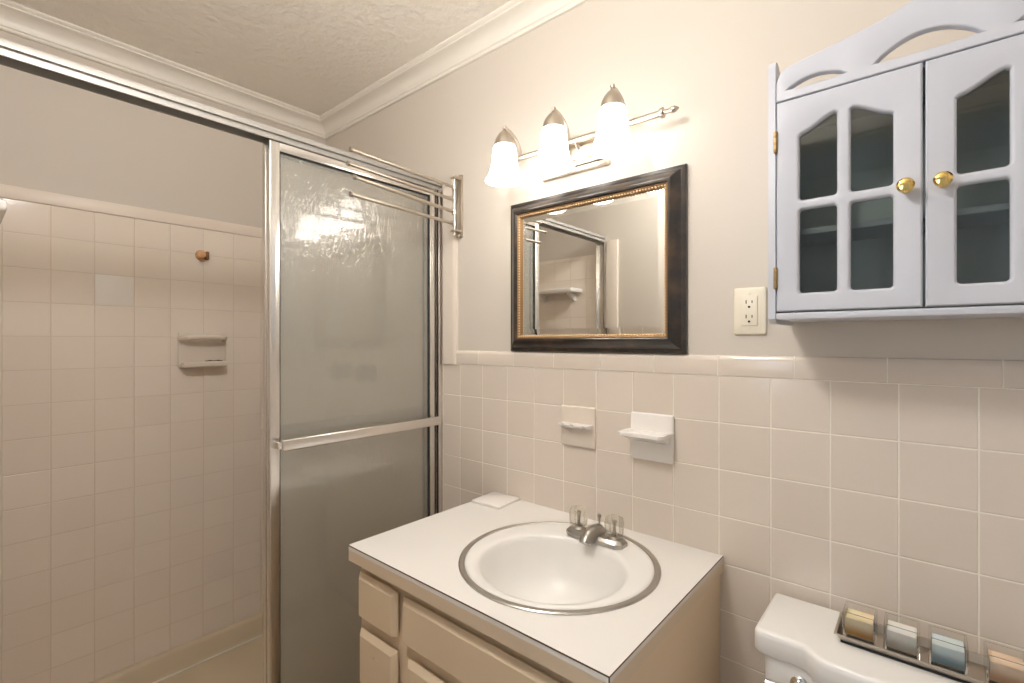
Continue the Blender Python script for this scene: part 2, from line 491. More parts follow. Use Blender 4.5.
struct('added_window_1', bm, 'door_white')  # window added behind the camera to bring in fill daylight

# ------------------------------------------------------------------ shower pan
t = thing('shower_pan', (-1.76, -0.6, 0), 'cream textured shower pan on the floor of the shower alcove', 'shower pan')
bm = bmesh.new(); bx(bm, XS + 0.02, -1.43, YN + 0.02, -0.02, 0.002, 0.055)
obj('pan_floor', bm, 'pan', t)
bm = bmesh.new()
up = [(0.0, 0.002), (0.055, 0.002), (0.055, 0.050), (0.042, 0.0535), (0.034, 0.058), (0.030, 0.066), (0.022, 0.118), (0.016, 0.126), (0.004, 0.131), (0.001, 0.131)]
prism(bm, up, lambda d, z: (XS + d, YN + 0.002, z), lambda d, z: (XS + d, -0.002, z))
prism(bm, up, lambda d, z: (XS + 0.002, -0.002 - d, z), lambda d, z: (-1.40, -0.002 - d, z))
prism(bm, up, lambda d, z: (XS + 0.002, YN + 0.002 + d, z), lambda d, z: (-1.40, YN + 0.002 + d, z))
obj('rim', bm, 'pan', t)
bm = bmesh.new()
tube(bm, [(XS + 0.047, YN + 0.05, 0.0575), (XS + 0.047, -0.05, 0.0575)], 0.0035, 8)
tube(bm, [(XS + 0.047, -0.049, 0.0575), (-1.44, -0.049, 0.0575)], 0.0035, 8)
obj('caulk_bead', bm, 'crown', t, label='pale caulk bead')
bm = bmesh.new(); bx(bm, -1.44, -1.325, YN + 0.012, -0.012, 0.002, 0.085, bev=0.012, seg=3)
obj('curb', bm, 'pan', t)

# ------------------------------------------------------------------ shower enclosure: fixed frame
t = thing('shower_door_frame', (-1.37, -0.6, 0.085), 'silver metal frame of the shower opening with header track and wall jambs', 'shower frame')
y0, y1 = YN + 0.001, -0.001
bm = bmesh.new()
hx0, hx1, hz0, hz1 = -1.394, -1.345, 1.849, 1.884
sec = [(hx0, hz0), (hx0 + 0.003, hz0), (hx0 + 0.003, hz1 - 0.005), (hx1 - 0.008, hz1 - 0.005), (hx1 - 0.008, hz0 + 0.010),
       (hx1 - 0.003, hz0 + 0.008), (hx1 - 0.003, hz0), (hx1, hz0), (hx1, hz0 + 0.0095), (hx1 - 0.007, hz0 + 0.010), (hx1 - 0.007, hz0 + 0.0175), (hx1, hz0 + 0.0185),
       (hx1 - 0.0005, hz1 - 0.006), (hx1 - 0.004, hz1 - 0.001), (hx1 - 0.008, hz1), (hx0, hz1)]
prism(bm, sec, lambda x, z: (x, y0, z), lambda x, z: (x, y1, z))
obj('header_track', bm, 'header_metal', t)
for ya, yb, s in ((y1 - 0.022, y1, 1), (y0, y0 + 0.022, -1)):
    bm = bmesh.new()
    bx(bm, -1.394, -1.391, ya, yb, 0.086, hz0); bx(bm, -1.3445, -1.3415, ya, yb, 0.086, hz0, bev=0.001)
    if s > 0: bx(bm, -1.394, -1.3415, yb - 0.003, yb, 0.086, hz0)
    else: bx(bm, -1.394, -1.3415, ya, ya + 0.003, 0.086, hz0)
    j = obj('jamb', bm, 'aluminium', t)
    bm = bmesh.new()
    bx(bm, -1.3415, -1.3375, (ya if s > 0 else yb - 0.010), (ya + 0.010 if s > 0 else yb), 0.088, hz0 - 0.002, bev=0.0015)
    obj('jamb_lip', bm, 'aluminium', j)
    bm = bmesh.new()
    bx(bm, -1.3413, -1.3385, (ya - 0.005 if s > 0 else yb), (ya if s > 0 else yb + 0.005), 0.088, hz0 - 0.002)
    obj('gasket', bm, 'gasket_and_shadow', j)
bm = bmesh.new(); bx(bm, -1.394, -1.343, y0, y1, 0.0855, 0.094); bx(bm, -1.371, -1.367, y0 + 0.02, y1 - 0.02, 0.094, 0.108)
obj('sill_track', bm, 'aluminium', t)

def shower_door(xc, ya, yb, label, bar_side):
    zt, zb = 1.847, 0.110
    t = thing('shower_door', (xc, (ya + yb) / 2, zb), label, 'shower door', 'sliding frosted glass shower doors')
    h = 0.010
    bm = bmesh.new(); w = 0.028
    for a, b in ((ya, ya + w), (yb - w, yb)):
        bx(bm, xc - h, xc + h, a, b, zb, zt, bev=0.002)
        bx(bm, xc - h - 0.001, xc + h + 0.001, a + (0.004 if a == ya else 0.012), a + (0.016 if a == ya else 0.024), zb + 0.002, zt - 0.002)
    obj('stile', bm, 'aluminium', t)
    bm = bmesh.new(); bx(bm, xc - h, xc + h, ya + w - 0.0005, yb - w + 0.0005, zt - 0.024, zt, bev=0.002)
    obj('top_rail', bm, 'aluminium', t)
    bm = bmesh.new(); bx(bm, xc - h, xc + h, ya + w - 0.0005, yb - w + 0.0005, zb, zb + 0.028, bev=0.002)
    obj('bottom_rail', bm, 'aluminium', t)
    bm = bmesh.new()
    for a, b in ((ya + w - 0.001, ya + w + 0.003), (yb - w - 0.003, yb - w + 0.001)):
        bx(bm, xc - 0.006, xc + 0.006, a, b, zb + 0.028, zt - 0.024)
    bx(bm, xc - 0.006, xc + 0.006, ya + w, yb - w, zt - 0.027, zt - 0.023)
    obj('gasket', bm, 'gasket_and_shadow', t)
    bm = bmesh.new(); bx(bm, xc - 0.0022, xc + 0.0022, ya + w - 0.004, yb - w + 0.004, zb + 0.02, zt - 0.02)
    obj('glass_panel', bm, 'obscure', t, smooth=False)
    s = bar_side; xb = xc + s * 0.040; bz = 0.0 if s > 0 else 0.024
    bm = bmesh.new()
    bx(bm, min(xb - 0.006, xb + 0.006), max(xb - 0.006, xb + 0.006), ya + 0.020, yb - 0.006, 1.003 + bz, 1.034 + bz, bev=0.004, seg=3)
    bar = obj('towel_bar', bm, 'aluminium' if s > 0 else 'valve', t)  # inner bar: near-black colour stands in for its shaded side
    for yy in (ya + 0.014, yb - 0.014):
        bm = bmesh.new()
        lo, hi = sorted((xc + s * h, xb + s * 0.004))
        bx(bm, lo, hi, yy - 0.006, yy + 0.006, 1.009 + bz, 1.029 + bz, bev=0.003)
        obj('bar_bracket', bm, 'chrome', bar)
    return t
shower_door(-1.357, -0.612, -0.026, 'outer frosted glass shower door with silver towel bar facing the room', 1)
shower_door(-1.381, -0.6125, -0.030, 'inner frosted glass shower door, slid behind the outer door', -1)

# shower valve handles seen through the glass, on the end wall
for x, lab in ((-1.985, 'shower valve handle blurred behind the frosted door, nearer the shower far wall'), (-1.79, 'shower valve handle blurred behind the frosted door, nearer the room')):
    t = thing('valve_handle', (x, 0, 1.168), lab, 'shower valve', 'shower valve handles')
    bm = bmesh.new(); lathe(bm, [(0.038, 0.0005), (0.038, 0.004), (0.030, 0.010), (0.016, 0.014), (0.014, 0.03)], (x, 0, 1.168), 'y', 28)
    obj('escutcheon', bm, 'valve', t)
    bm = bmesh.new(); lathe(bm, [(0.016, 0.03), (0.034, 0.034), (0.040, 0.045), (0.040, 0.062), (0.030, 0.074), (0.01, 0.076)], (x, 0, 1.168), 'y', 10)
    obj('knob', bm, 'valve', t)

# soap dish with grab bar on the far wall
t = thing('soap_dish', (XS, -0.519, 1.195), 'ceramic soap dish with grab bar on the shower far wall', 'soap dish')
bm = bmesh.new(); bx(bm, XS + 0.0005, XS + 0.010, -0.603, -0.437, 1.200, 1.336, bev=0.005, seg=3)
obj('back_plate', bm, 'tile_plain', t)
bm = bmesh.new()
bx(bm, XS + 0.008, XS + 0.062, -0.599, -0.449, 1.200, 1.217, bev=0.008, seg=3)
bx(bm, XS + 0.050, XS + 0.062, -0.599, -0.449, 1.208, 1.223, bev=0.005, seg=3)
tr = obj('tray', bm, 'tile_plain', t)
bm = bmesh.new(); 
for k in range(6):
    bx(bm, XS + 0.040, XS + 0.0505, -0.521 + k * 0.010, -0.521 + k * 0.010 + 0.0085, 1.2160, 1.2255 + 0.0015 * (k % 3 == 1), bev=0.0006)
obj('soap_residue', bm, 'soap', tr, label='dark soap residue')
bm = bmesh.new()
tube(bm, [(XS + 0.004, -0.595, 1.310), (XS + 0.028, -0.591, 1.312), (XS + 0.045, -0.579, 1.315), (XS + 0.052, -0.554, 1.317), (XS + 0.053, -0.520, 1.318), (XS + 0.052, -0.486, 1.317),
          (XS + 0.045, -0.461, 1.315), (XS + 0.028, -0.449, 1.312), (XS + 0.004, -0.445, 1.310)], 0.011, 12)
obj('grab_bar', bm, 'tile_plain', t)

# amber hook
t = thing('wall_hook', (XS, -0.517, 1.640), 'small amber and brown plastic hook stuck on the shower tiles above the soap dish', 'hook')
bm = bmesh.new(); lathe(bm, [(0.021, 0.0005), (0.022, 0.004), (0.019, 0.010), (0.014, 0.012)], (XS, -0.523, 1.640), 'x', 24)
obj('base', bm, 'amber', t)
bm = bmesh.new()
lathe(bm, [(0.010, 0.010), (0.011, 0.020), (0.015, 0.026), (0.014, 0.034), (0.006, 0.037)], (XS, -0.530, 1.640), 'x', 20)
obj('peg', bm, 'amber', t)
bm = bmesh.new(); bx(bm, XS + 0.008, XS + 0.030, -0.514, -0.502, 1.622, 1.656, bev=0.005, seg=3)
obj('clip', bm, 'brown', t, label='dark brown clip')

# shelf on the near end of the shower
t = thing('shower_shelf', (-1.65, YN, 1.535), 'white ceramic shelf on the near end wall of the shower', 'shelf')
bm = bmesh.new(); bx(bm, -1.815, -1.49, YN + 0.0005, -1.094, 1.578, 1.602, bev=0.008, seg=3)
obj('shelf_board', bm, 'white_ceramic', t)
for x in (-1.76, -1.545):
    bm = bmesh.new(); prism(bm, [(YN + 0.0005, 1.535), (YN + 0.014, 1.535), (YN + 0.075, 1.577), (YN + 0.0005, 1.577)], lambda y, z: (x - 0.008, y, z), lambda y, z: (x + 0.008, y, z))
    obj('bracket', bm, 'white_ceramic', t)

# ------------------------------------------------------------------ vanity cabinet
VX0, VX1, VY = -1.070, -0.364, -0.506          # body
t = thing('vanity_cabinet', (-0.70, -0.26, 0), 'cream painted vanity cabinet with drawers under the white countertop', 'cabinet')
bm = bmesh.new()
bx(bm, VX0, VX1, VY, VY + 0.018, 0.09, 0.761, bev=0.001); bx(bm, VX0 + 0.01, VX1 - 0.01, VY + 0.06, VY + 0.075, 0.002, 0.092)
bx(bm, VX0, VX0 + 0.016, VY + 0.0175, -0.004, 0.002, 0.761); bx(bm, VX1 - 0.016, VX1, VY + 0.0175, -0.004, 0.002, 0.761)
bx(bm, VX0 + 0.0155, VX1 - 0.0155, VY + 0.0175, -0.004, 0.09, 0.105); bx(bm, VX0 + 0.0155, VX1 - 0.0155, -0.012, -0.004, 0.105, 0.761)
obj('body', bm, 'cream', t)
def front(nm, x0, x1, z0, z1, knob=None, mat='cream'):
    # lipped overlay front whose upper and side edges slope back like the old routed ones
    bm = bmesh.new(); ya, yb = VY - 0.007, VY - 0.021
    b = 0.011
    bx(bm, x0 + 0.012, x1 - 0.012, ya - 0.001, VY - 0.0004, z0 + 0.012, z1 - 0.012)
    fr = [(x0 + b, z0 + b * 0.3), (x1 - b, z0 + b * 0.3), (x1 - b, z1 - b), (x0 + b, z1 - b)]
    bk = [(x0, z0), (x1, z0), (x1, z1), (x0, z1)]
    a = [bm.verts.new((x, ya, z)) for x, z in bk]; m_ = [bm.verts.new((x, ya - 0.003, z)) for x, z in bk]; c = [bm.verts.new((x, yb, z)) for x, z in fr]
    for A, B in ((a, m_), (m_, c)):
        for i in range(4):
            bm.faces.new((A[i], A[(i + 1) % 4], B[(i + 1) % 4], B[i]))
    bm.faces.new(a[::-1]); bm.faces.new(c)
    d = obj(nm, bm, mat, t, smooth=False)
    if knob:
        bm = bmesh.new(); lathe(bm, [(0.0030, 0.0), (0.0034, 0.0008), (0.001, 0.0014)], (knob[0], yb, knob[1]), 'y', 14)
        obj('screw_hole_plug', bm, 'cream_dark', d)
    return d
front('drawer', -1.060, -0.908, 0.630, 0.733)
front('drawer', -1.055, -0.908, 0.470, 0.597, (-0.985, 0.556))
front('drawer', -1.055, -0.908, 0.312, 0.440)
front('drawer', -1.055, -0.908, 0.120, 0.285)
front('drawer_panel', -0.884, -0.395, 0.634, 0.731)
front('door', -0.868, -0.638, 0.120, 0.600)
front('door', -0.627, -0.395, 0.120, 0.600)

# countertop with its round cut-out
CX0, CX1, CY = -1.078, -0.3585, -0.5365
SC, SR = (-0.640, -0.269), 0.2265
t = thing('countertop', (-0.72, -0.27, 0.76), 'white laminate countertop with a round basin cut-out against the tiles', 'countertop')
circ = [(SC[0] + (SR - 0.012) * math.cos(2 * PI * k / 72), SC[1] + (SR - 0.012) * math.sin(2 * PI * k / 72)) for k in range(72)]
# straight runs are subdivided so the fill stays tidy
bm = bmesh.new()
panel(bm, [(CX0, CY), (CX1, CY), (CX1, -0.001), (CX0, -0.001)], [circ], lambda u, v, w: (u, v, 0.800 - w), 0.012)
obj('top_sheet', bm, 'laminate', t, smooth=False)
bm = bmesh.new()
bx(bm, CX0, CX1, CY, CY + 0.02, 0.762, 0.7878); bx(bm, CX1 - 0.02, CX1, CY + 0.02, -0.001, 0.762, 0.7878); bx(bm, CX0, CX0 + 0.02, CY + 0.02, -0.001, 0.762, 0.7878)
M['edge_lam_shaded'] = plain('laminate_edge_shaded', srgb(216, 198, 174), 0.35)  # shade on the white laminate edge is put into this beige
obj('edge_band', bm, 'edge_lam_shaded', t, smooth=False)
bm = bmesh.new()
e = 0.0006
for a in ((CX0 - e, CX1 + e, CY - e, CY + 0.0004, 0.7972, 0.7999), (CX1 - 0.0004, CX1 + e, CY - e, -0.001, 0.7972, 0.7999), (CX0 - e, CX0 + 0.0004, CY - e, -0.001, 0.7972, 0.7999), (CX1 - 0.0012, CX1 + e, CY - e, CY + 0.001, 0.762, 0.799)):
    bx(bm, *a)
obj('edge_seam', bm, 'seam', t, smooth=False, label='brown line of the laminate edge')

# basin
t = thing('sink', (SC[0], SC[1], 0.80), 'round white porcelain sink basin with a steel rim set in the countertop', 'sink')
bm = bmesh.new(); seg = 72
lathe_r = [(SR, 0.8005), (SR, 0.8025), (SR - 0.002, 0.8042), (SR - 0.011, 0.8046), (SR - 0.0135, 0.8030), (SR - 0.0135, 0.790), (SR - 0.010, 0.790), (SR - 0.010, 0.8002)]
rings = lathe(bm, lathe_r, (SC[0], SC[1], 0), 'z', seg, cap=False)
for i in range(seg): bm.faces.new((rings[-1][i], rings[-1][(i + 1) % seg], rings[0][(i + 1) % seg], rings[0][i]))
obj('rim_ring', bm, 'steel', t)
bm = bmesh.new()
BC = (-0.636, -0.303)
def ring(c, a, b, z):
    return [bm.verts.new((c[0] + a * math.cos(2 * PI * k / seg), c[1] + b * math.sin(2 * PI * k / seg), z)) for k in range(seg)]
loops = []
R0 = SR - 0.0138
loops.append(ring(SC, R0, R0, 0.788)); loops.append(ring(SC, R0, R0, 0.8022)); loops.append(ring(SC, R0 - 0.003, R0 - 0.003, 0.8040))
for s in (0.15, 0.4, 0.7, 0.9):
    c = (SC[0] + (BC[0] - SC[0]) * s, SC[1] + (BC[1] - SC[1]) * s)
    loops.append(ring(c, R0 - 0.003 + (0.176 - R0 + 0.003) * s, R0 - 0.003 + (0.164 - R0 + 0.003) * s, 0.8045 + 0.001 * math.sin(s * PI)))
AX, BX = 0.170, 0.158
for f, z in ((1.03, 0.8036), (1.0, 0.8020), (0.975, 0.798), (0.955, 0.790), (0.925, 0.770), (0.88, 0.742), (0.80, 0.714), (0.68, 0.692), (0.50, 0.676), (0.30, 0.668), (0.14, 0.665)):
    c = (BC[0], BC[1] + 0.02 * (1 - f))
    loops.append(ring(c, AX * f, BX * f, z))
for A, B in zip(loops, loops[1:]):
    for i in range(seg): bm.faces.new((A[i], A[(i + 1) % seg], B[(i + 1) % seg], B[i]))
bm.faces.new(loops[-1])
obj('basin', bm, 'porcelain', t, angle=60)
bm = bmesh.new(); lathe(bm, [(0.010, 0.664), (0.022, 0.6655), (0.021, 0.668), (0.012, 0.6672), (0.004, 0.667)], (BC[0], BC[1] + 0.017, 0), 'z', 28)
obj('drain', bm, 'chrome', t)

# faucet
FX, FY, FZ = -0.627, -0.122, 0.8055
t = thing('faucet', (FX, FY, FZ), 'dulled chrome centreset faucet with two clear acrylic knobs on the sink', 'faucet')
bm = bmesh.new()
pl = [(-0.080, -0.014), (-0.066, -0.028), (0.066, -0.028), (0.080, -0.014), (0.080, 0.012), (0.066, 0.024), (-0.066, 0.024), (-0.080, 0.012)]
prism(bm, pl, lambda x, y: (FX + x, FY + y, FZ), lambda x, y: (FX + x, FY + y, FZ + 0.009))
prism(bm, pl, lambda x, y: (FX + x * 0.98, FY + y * 0.94, FZ + 0.009), lambda x, y: (FX + x * 0.92, FY + y * 0.70, FZ + 0.016))
obj('base_plate', bm, 'old_chrome', t)
bm = bmesh.new()
tube(bm, [(FX, FY + 0.014, FZ + 0.008), (FX, FY + 0.008, FZ + 0.016), (FX, FY - 0.012, FZ + 0.019), (FX, FY - 0.032, FZ + 0.016), (FX, FY - 0.046, FZ + 0.010), (FX, FY - 0.051, FZ + 0.003)], 0.021, 18, 0.015)
sp = obj('spout', bm, 'old_chrome', t)
for s in (-1, 1):
    x = FX + s * 0.051
    bm = bmesh.new(); lathe(bm, [(0.020, 0.012), (0.020, 0.015), (0.016, 0.019), (0.010, 0.022)], (x, FY, FZ), 'z', 24)
    kb = obj('knob_collar', bm, 'old_chrome', t)
    bm = bmesh.new(); n = 48; prof = [(0.017, 0.022), (0.0215, 0.026), (0.0230, 0.054), (0.0205, 0.065), (0.013, 0.069)]
    rings = []
    for r, h in prof:
        rings.append([bm.verts.new((x + r * (1 + 0.07 * math.cos(8 * 2 * PI * k / n)) * math.cos(2 * PI * k / n), FY + r * (1 + 0.07 * math.cos(8 * 2 * PI * k / n)) * math.sin(2 * PI * k / n), FZ + h)) for k in range(n)])
    for A, B in zip(rings, rings[1:]):
        for k in range(n): bm.faces.new((A[k], A[(k + 1) % n], B[(k + 1) % n], B[k]))
    bm.faces.new(rings[0][::-1]); bm.faces.new(rings[-1])
    obj('knob', bm, 'acrylic', t, label='clear acrylic knob')
    bm = bmesh.new(); lathe(bm, [(0.004, 0.021), (0.004, 0.050), (0.006, 0.052), (0.006, 0.058)], (x, FY, FZ), 'z', 14)
    obj('knob_stem', bm, 'old_chrome', kb)
bm = bmesh.new(); lathe(bm, [(0.0022, 0.012), (0.0022, 0.048), (0.0045, 0.050), (0.005, 0.054), (0.003, 0.058)], (FX, FY + 0.017, FZ), 'z', 14)
obj('lift_rod', bm, 'old_chrome', t)

# loose tile on the counter corner
bm = bmesh.new(); bx(bm, -0.054, 0.054, -0.054, 0.054, 0.0, 0.008, bev=0.002)
bmesh.ops.rotate(bm, verts=bm.verts[:], cent=(0, 0, 0), matrix=Matrix.Rotation(math.radians(3), 3, 'Z'))
bmesh.ops.translate(bm, verts=bm.verts[:], vec=(-1.020, -0.062, 0.8005))
tag(obj('loose_tile', bm, 'white_ceramic'), 'square white loose tile lying on the back left corner of the countertop', 'tile')

# toothbrush holder and soap ledge on the wall tiles
t = thing('toothbrush_holder', (-0.755, 0, 1.0006), 'beige ceramic toothbrush holder set in the wall tiles behind the basin', 'toothbrush holder')
bm = bmesh.new(); bx(bm, -0.812, -0.698, -0.009, 0.0005, 0.999, 1.115, bev=0.004, seg=3)
obj('back_plate', bm, 'tile_plain', t)
bm = bmesh.new()
ou = [(-0.806, -0.008), (-0.806, -0.030)]
for cx in (-0.788, -0.755, -0.722):
    ou += [(cx - 0.012, -0.038), (cx - 0.007, -0.038), (cx - 0.004, -0.031), (cx + 0.004, -0.031), (cx + 0.007, -0.038), (cx + 0.012, -0.038)]
ou += [(-0.704, -0.030), (-0.704, -0.008)]
prism(bm, ou, lambda x, y: (x, y, 1.062), lambda x, y: (x, y * (0.80 if y < -0.02 else 1), 1.056))
prism(bm, ou, lambda x, y: (x, y, 1.066), lambda x, y: (x, y, 1.062))
obj('ledge', bm, 'white_ceramic', t)
t = thing('soap_ledge', (-0.531, 0, 0.995), 'white ceramic soap holder with projecting ledge on the tiles above the faucet', 'soap holder')
bm = bmesh.new(); bx(bm, -0.590, -0.474, -0.011, 0.0005, 0.994, 1.116, bev=0.005, seg=3)
obj('back_plate', bm, 'white_ceramic', t)
bm = bmesh.new()
sh = [(-0.586, -0.008), (-0.592, -0.030), (-0.593, -0.066), (-0.586, -0.074), (-0.486, -0.074), (-0.478, -0.066), (-0.478, -0.030), (-0.477, -0.008)]
prism(bm, sh, lambda x, y: (x, y, 1.0635), lambda x, y: (x, y, 1.0705))
prism(bm, sh, lambda x, y: (x, y, 1.064), lambda x, y: (-0.531 + (x + 0.531) * 0.86, y if y > -0.02 else y * 0.30, 1.044))
lp = [(x, y) for x, y in sh]
# low lip round the ledge
tube(bm, [(x, y + (0.004 if y < -0.07 else 0), 1.0705) for x, y in sh], 0.0028, 8)
obj('ledge', bm, 'white_ceramic', t)

# ------------------------------------------------------------------ framed mirror
MX0, MX1, MZ0, MZ1 = -1.0100, -0.4440, 1.2690, 1.736
t = thing('wall_mirror', (-0.716, 0, MZ0), 'rectangular wall mirror in a rubbed black frame with gold beaded inner edge', 'mirror')
def frame_sweep(prof, x0, x1, z0, z1, yb):
    """prof: (inset, height off the wall)"""
    bm = bmesh.new(); loops = []
    for i, h in prof:
        loops.append([bm.verts.new(c) for c in ((x0 + i, yb - h, z0 + i), (x1 - i, yb - h, z0 + i), (x1 - i, yb - h, z1 - i), (x0 + i, yb - h, z1 - i))])
    for A, B in zip(loops, loops[1:] + loops[:1]):
        for k in range(4): bm.faces.new((A[k], A[(k + 1) % 4], B[(k + 1) % 4], B[k]))
    return bm
W0 = P
bm = frame_sweep([(0.0, 0.001), (0.0, 0.009), (0.002, 0.012), (0.008, 0.014), (0.012, 0.0135), (0.014, 0.016), (0.019, 0.024), (0.026, 0.030), (0.033, 0.0325), (0.038, 0.0320), (0.0405, 0.029), (0.0415, 0.026), (0.0415, 0.001)], MX0, MX1, MZ0, MZ1, W0)
fr = obj('frame', bm, 'black_frame', t, angle=25)
bm = frame_sweep([(0.0410, 0.001), (0.0410, 0.0265), (0.0430, 0.0275), (0.0450, 0.025), (0.0495, 0.0205), (0.0495, 0.001)], MX0, MX1, MZ0, MZ1, W0)
inn = obj('inner_edge', bm, 'gold_dark', t, label='gold inner edge of the frame')
bm = bmesh.new()
ix0, ix1, iz0, iz1, yy = MX0 + 0.0472, MX1 - 0.0472, MZ0 + 0.0472, MZ1 - 0.0472, W0 - 0.0238
def bead(x, z):
    bmesh.ops.create_icosphere(bm, subdivisions=1, radius=0.0033, matrix=Matrix.Translation((x, yy, z)))
n = 56
for k in range(n + 1):
    x = ix0 + (ix1 - ix0) * k / n; bead(x, iz0); bead(x, iz1)
n = 46
for k in range(1, n):
    z = iz0 + (iz1 - iz0) * k / n; bead(ix0, z); bead(ix1, z)
obj('beading', bm, 'gold_bead', inn)
bm = bmesh.new()
gx0, gx1, gz0, gz1 = MX0 + 0.0488, MX1 - 0.0488, MZ0 + 0.0488, MZ1 - 0.0488
bv = 0.020
A = [bm.verts.new(c) for c in ((gx0, W0 - 0.0152, gz0), (gx1, W0 - 0.0152, gz0), (gx1, W0 - 0.0152, gz1), (gx0, W0 - 0.0152, gz1))]
B = [bm.verts.new(c) for c in ((gx0 + bv, W0 - 0.0175, gz0 + bv), (gx1 - bv, W0 - 0.0175, gz0 + bv), (gx1 - bv, W0 - 0.0175, gz1 - bv), (gx0 + bv, W0 - 0.0175, gz1 - bv))]
Cc = [bm.verts.new(c) for c in ((gx0, W0 - 0.003, gz0), (gx1, W0 - 0.003, gz0), (gx1, W0 - 0.003, gz1), (gx0, W0 - 0.003, gz1))]
for k in range(4):
    bm.faces.new((A[k], A[(k + 1) % 4], B[(k + 1) % 4], B[k])); bm.faces.new((A[k], A[(k + 1) % 4], Cc[(k + 1) % 4], Cc[k]))
bm.faces.new(B); bm.faces.new(Cc)
obj('mirror_glass', bm, 'mirror', t, smooth=False)

# ------------------------------------------------------------------ vanity light
t = thing('vanity_light', (-0.770, P, 1.835), 'brushed nickel wall light bar with three lit bell shades above the mirror', 'wall light')
bm = bmesh.new()
bx(bm, -0.886, -0.654, -0.010, P - 0.0005, 1.786, 1.884, bev=0.005, seg=2)
bx(bm, -0.874, -0.666, -0.018, -0.008, 1.798, 1.872, bev=0.006, seg=3)
bx(bm, -0.862, -0.678, -0.025, -0.016, 1.812, 1.858, bev=0.008, seg=3)
obj('back_plate', bm, 'nickel', t)
BZ, BY = 1.860, -0.040
bm = bmesh.new()
lathe(bm, [(0.0085, -1.015), (0.0085, -0.490)], (0, BY, BZ), 'x', 18)
bar = obj('bar', bm, 'nickel', t)
for s, x in ((-1, -1.015), (1, -0.490)):
    bm = bmesh.new()
    lathe(bm, [(0.0125, -0.003), (0.013, 0.0), (0.0125, 0.004), (0.006, 0.006), (0.0055, 0.018), (0.0085, 0.024), (0.0085, 0.032), (0.004, 0.039), (0.001, 0.042)], (0, 0, 0), 'x', 18)
    for v in bm.verts: v.co = Vector((x + s * v.co.x, BY + v.co.y, BZ + v.co.z))
    obj('finial', bm, 'nickel', bar)
for x in (-0.8, -0.74):
    bm = bmesh.new(); tube(bm, [(x, -0.022, BZ - 0.018), (x, BY, BZ - 0.004)], 0.006, 10)
    obj('bar_support', bm, 'nickel', t)
LY = -0.113
for x in (-0.940, -0.763, -0.585):
    bm = bmesh.new()
    # strap arm that sweeps from the bar up and over the cap
    pts = []
    for k in range(11):
        a = k / 10 * PI / 2
        pts.append((x, LY + 0.004 + (BY - LY - 0.004) * math.sin(a), BZ + 0.003 + 0.063 * math.cos(a)))
    tube(bm, pts, 0.0055, 10)
    arm = obj('arm', bm, 'nickel', t)
    bm = bmesh.new()
    lathe(bm, [(0.0055, 1.9405), (0.0065, 1.937), (0.0045, 1.931), (0.006, 1.929), (0.0075, 1.926), (0.014, 1.921), (0.022, 1.911), (0.028, 1.898), (0.0305, 1.886), (0.0315, 1.882), (0.030, 1.881), (0.02, 1.884)], (x, LY, -0.008), 'z', 28)
    obj('cap', bm, 'nickel', arm)
    bm = bmesh.new()
    outp = [(0.0285, 1.884), (0.0325, 1.877), (0.0350, 1.864), (0.0365, 1.848), (0.0390, 1.824), (0.0430, 1.802), (0.0490, 1.786), (0.0545, 1.776), (0.0570, 1.771)]
    outp = [(r, z - 0.008 * (z - 1.771) / 0.113) for r, z in outp]
    inp = [(r - 0.003, z) for r, z in outp[::-1]]
    rr = lathe(bm, outp + inp, (x, LY, 0), 'z', 32, cap=False)
    obj('lamp_shade', bm, 'shade', t, angle=80, label='lit white glass bell shade')

# ------------------------------------------------------------------ fill globe, added unseen over the frame to brighten the room
GX, GY, GZ = -0.62, -1.00, 2.17
t = thing('added_fill_light', (GX, GY, ZC), 'white glass globe added as an unseen fill light near the doorway', 'fill light')
bm = bmesh.new(); lathe(bm, [(0.075, ZC - 0.0005), (0.075, ZC - 0.012), (0.05, ZC - 0.022), (0.012, ZC - 0.028), (0.012, GZ + 0.100), (0.036, GZ + 0.095), (0.040, GZ + 0.078), (0.034, GZ + 0.076)], (GX, GY, 0), 'z', 32)
obj('fill_light_canopy_and_stem', bm, 'nickel', t)
bm = bmesh.new(); lathe(bm, [(0.09 * math.cos(a), GZ + 0.09 * math.sin(a)) for a in [(-0.98 + 1.6 * k / 16) * PI / 2 for k in range(17)]], (GX, GY, 0), 'z', 40)
M['fill_globe'] = emit('fill_globe_glow', FILL_COLOR, FILL_STRENGTH)
obj('added_glass_globe', bm, 'fill_globe', t, label='lit white glass globe of the added fill light')

# ------------------------------------------------------------------ folding towel rack
RX, RY = -1.250, -0.026
t = thing('towel_rack', (RX, P, 1.67), 'brushed nickel swing arm towel rack with four rods beside the shower door', 'towel rack')
bm = bmesh.new(); bx(bm, RX - 0.011, RX + 0.011, 0.0005, P - 0.0003, 1.668, 1.888, bev=0.002)
bx(bm, RX - 0.010, RX + 0.010, -0.004, 0.001, 1.668, 1.888, bev=0.002)
obj('wall_plate', bm, 'nickel', t)
for z0 in (1.683, 1.866):
    bm = bmesh.new(); bx(bm, RX - 0.011, RX + 0.011, RY - 0.011, -0.003, z0, z0 + 0.008, bev=0.002)
    lathe(bm, [(0.005, 0.0), (0.005, 0.006), (0.002, 0.008)], (RX, -0.004, z0 + (0.014 if z0 > 1.8 else -0.010)), 'y', 12)
    obj('bracket', bm, 'nickel', t)
bm = bmesh.new(); lathe(bm, [(0.0048, 1.672), (0.0048, 1.880)], (RX, RY, 0), 'z', 14)
obj('pivot_post', bm, 'nickel', t)
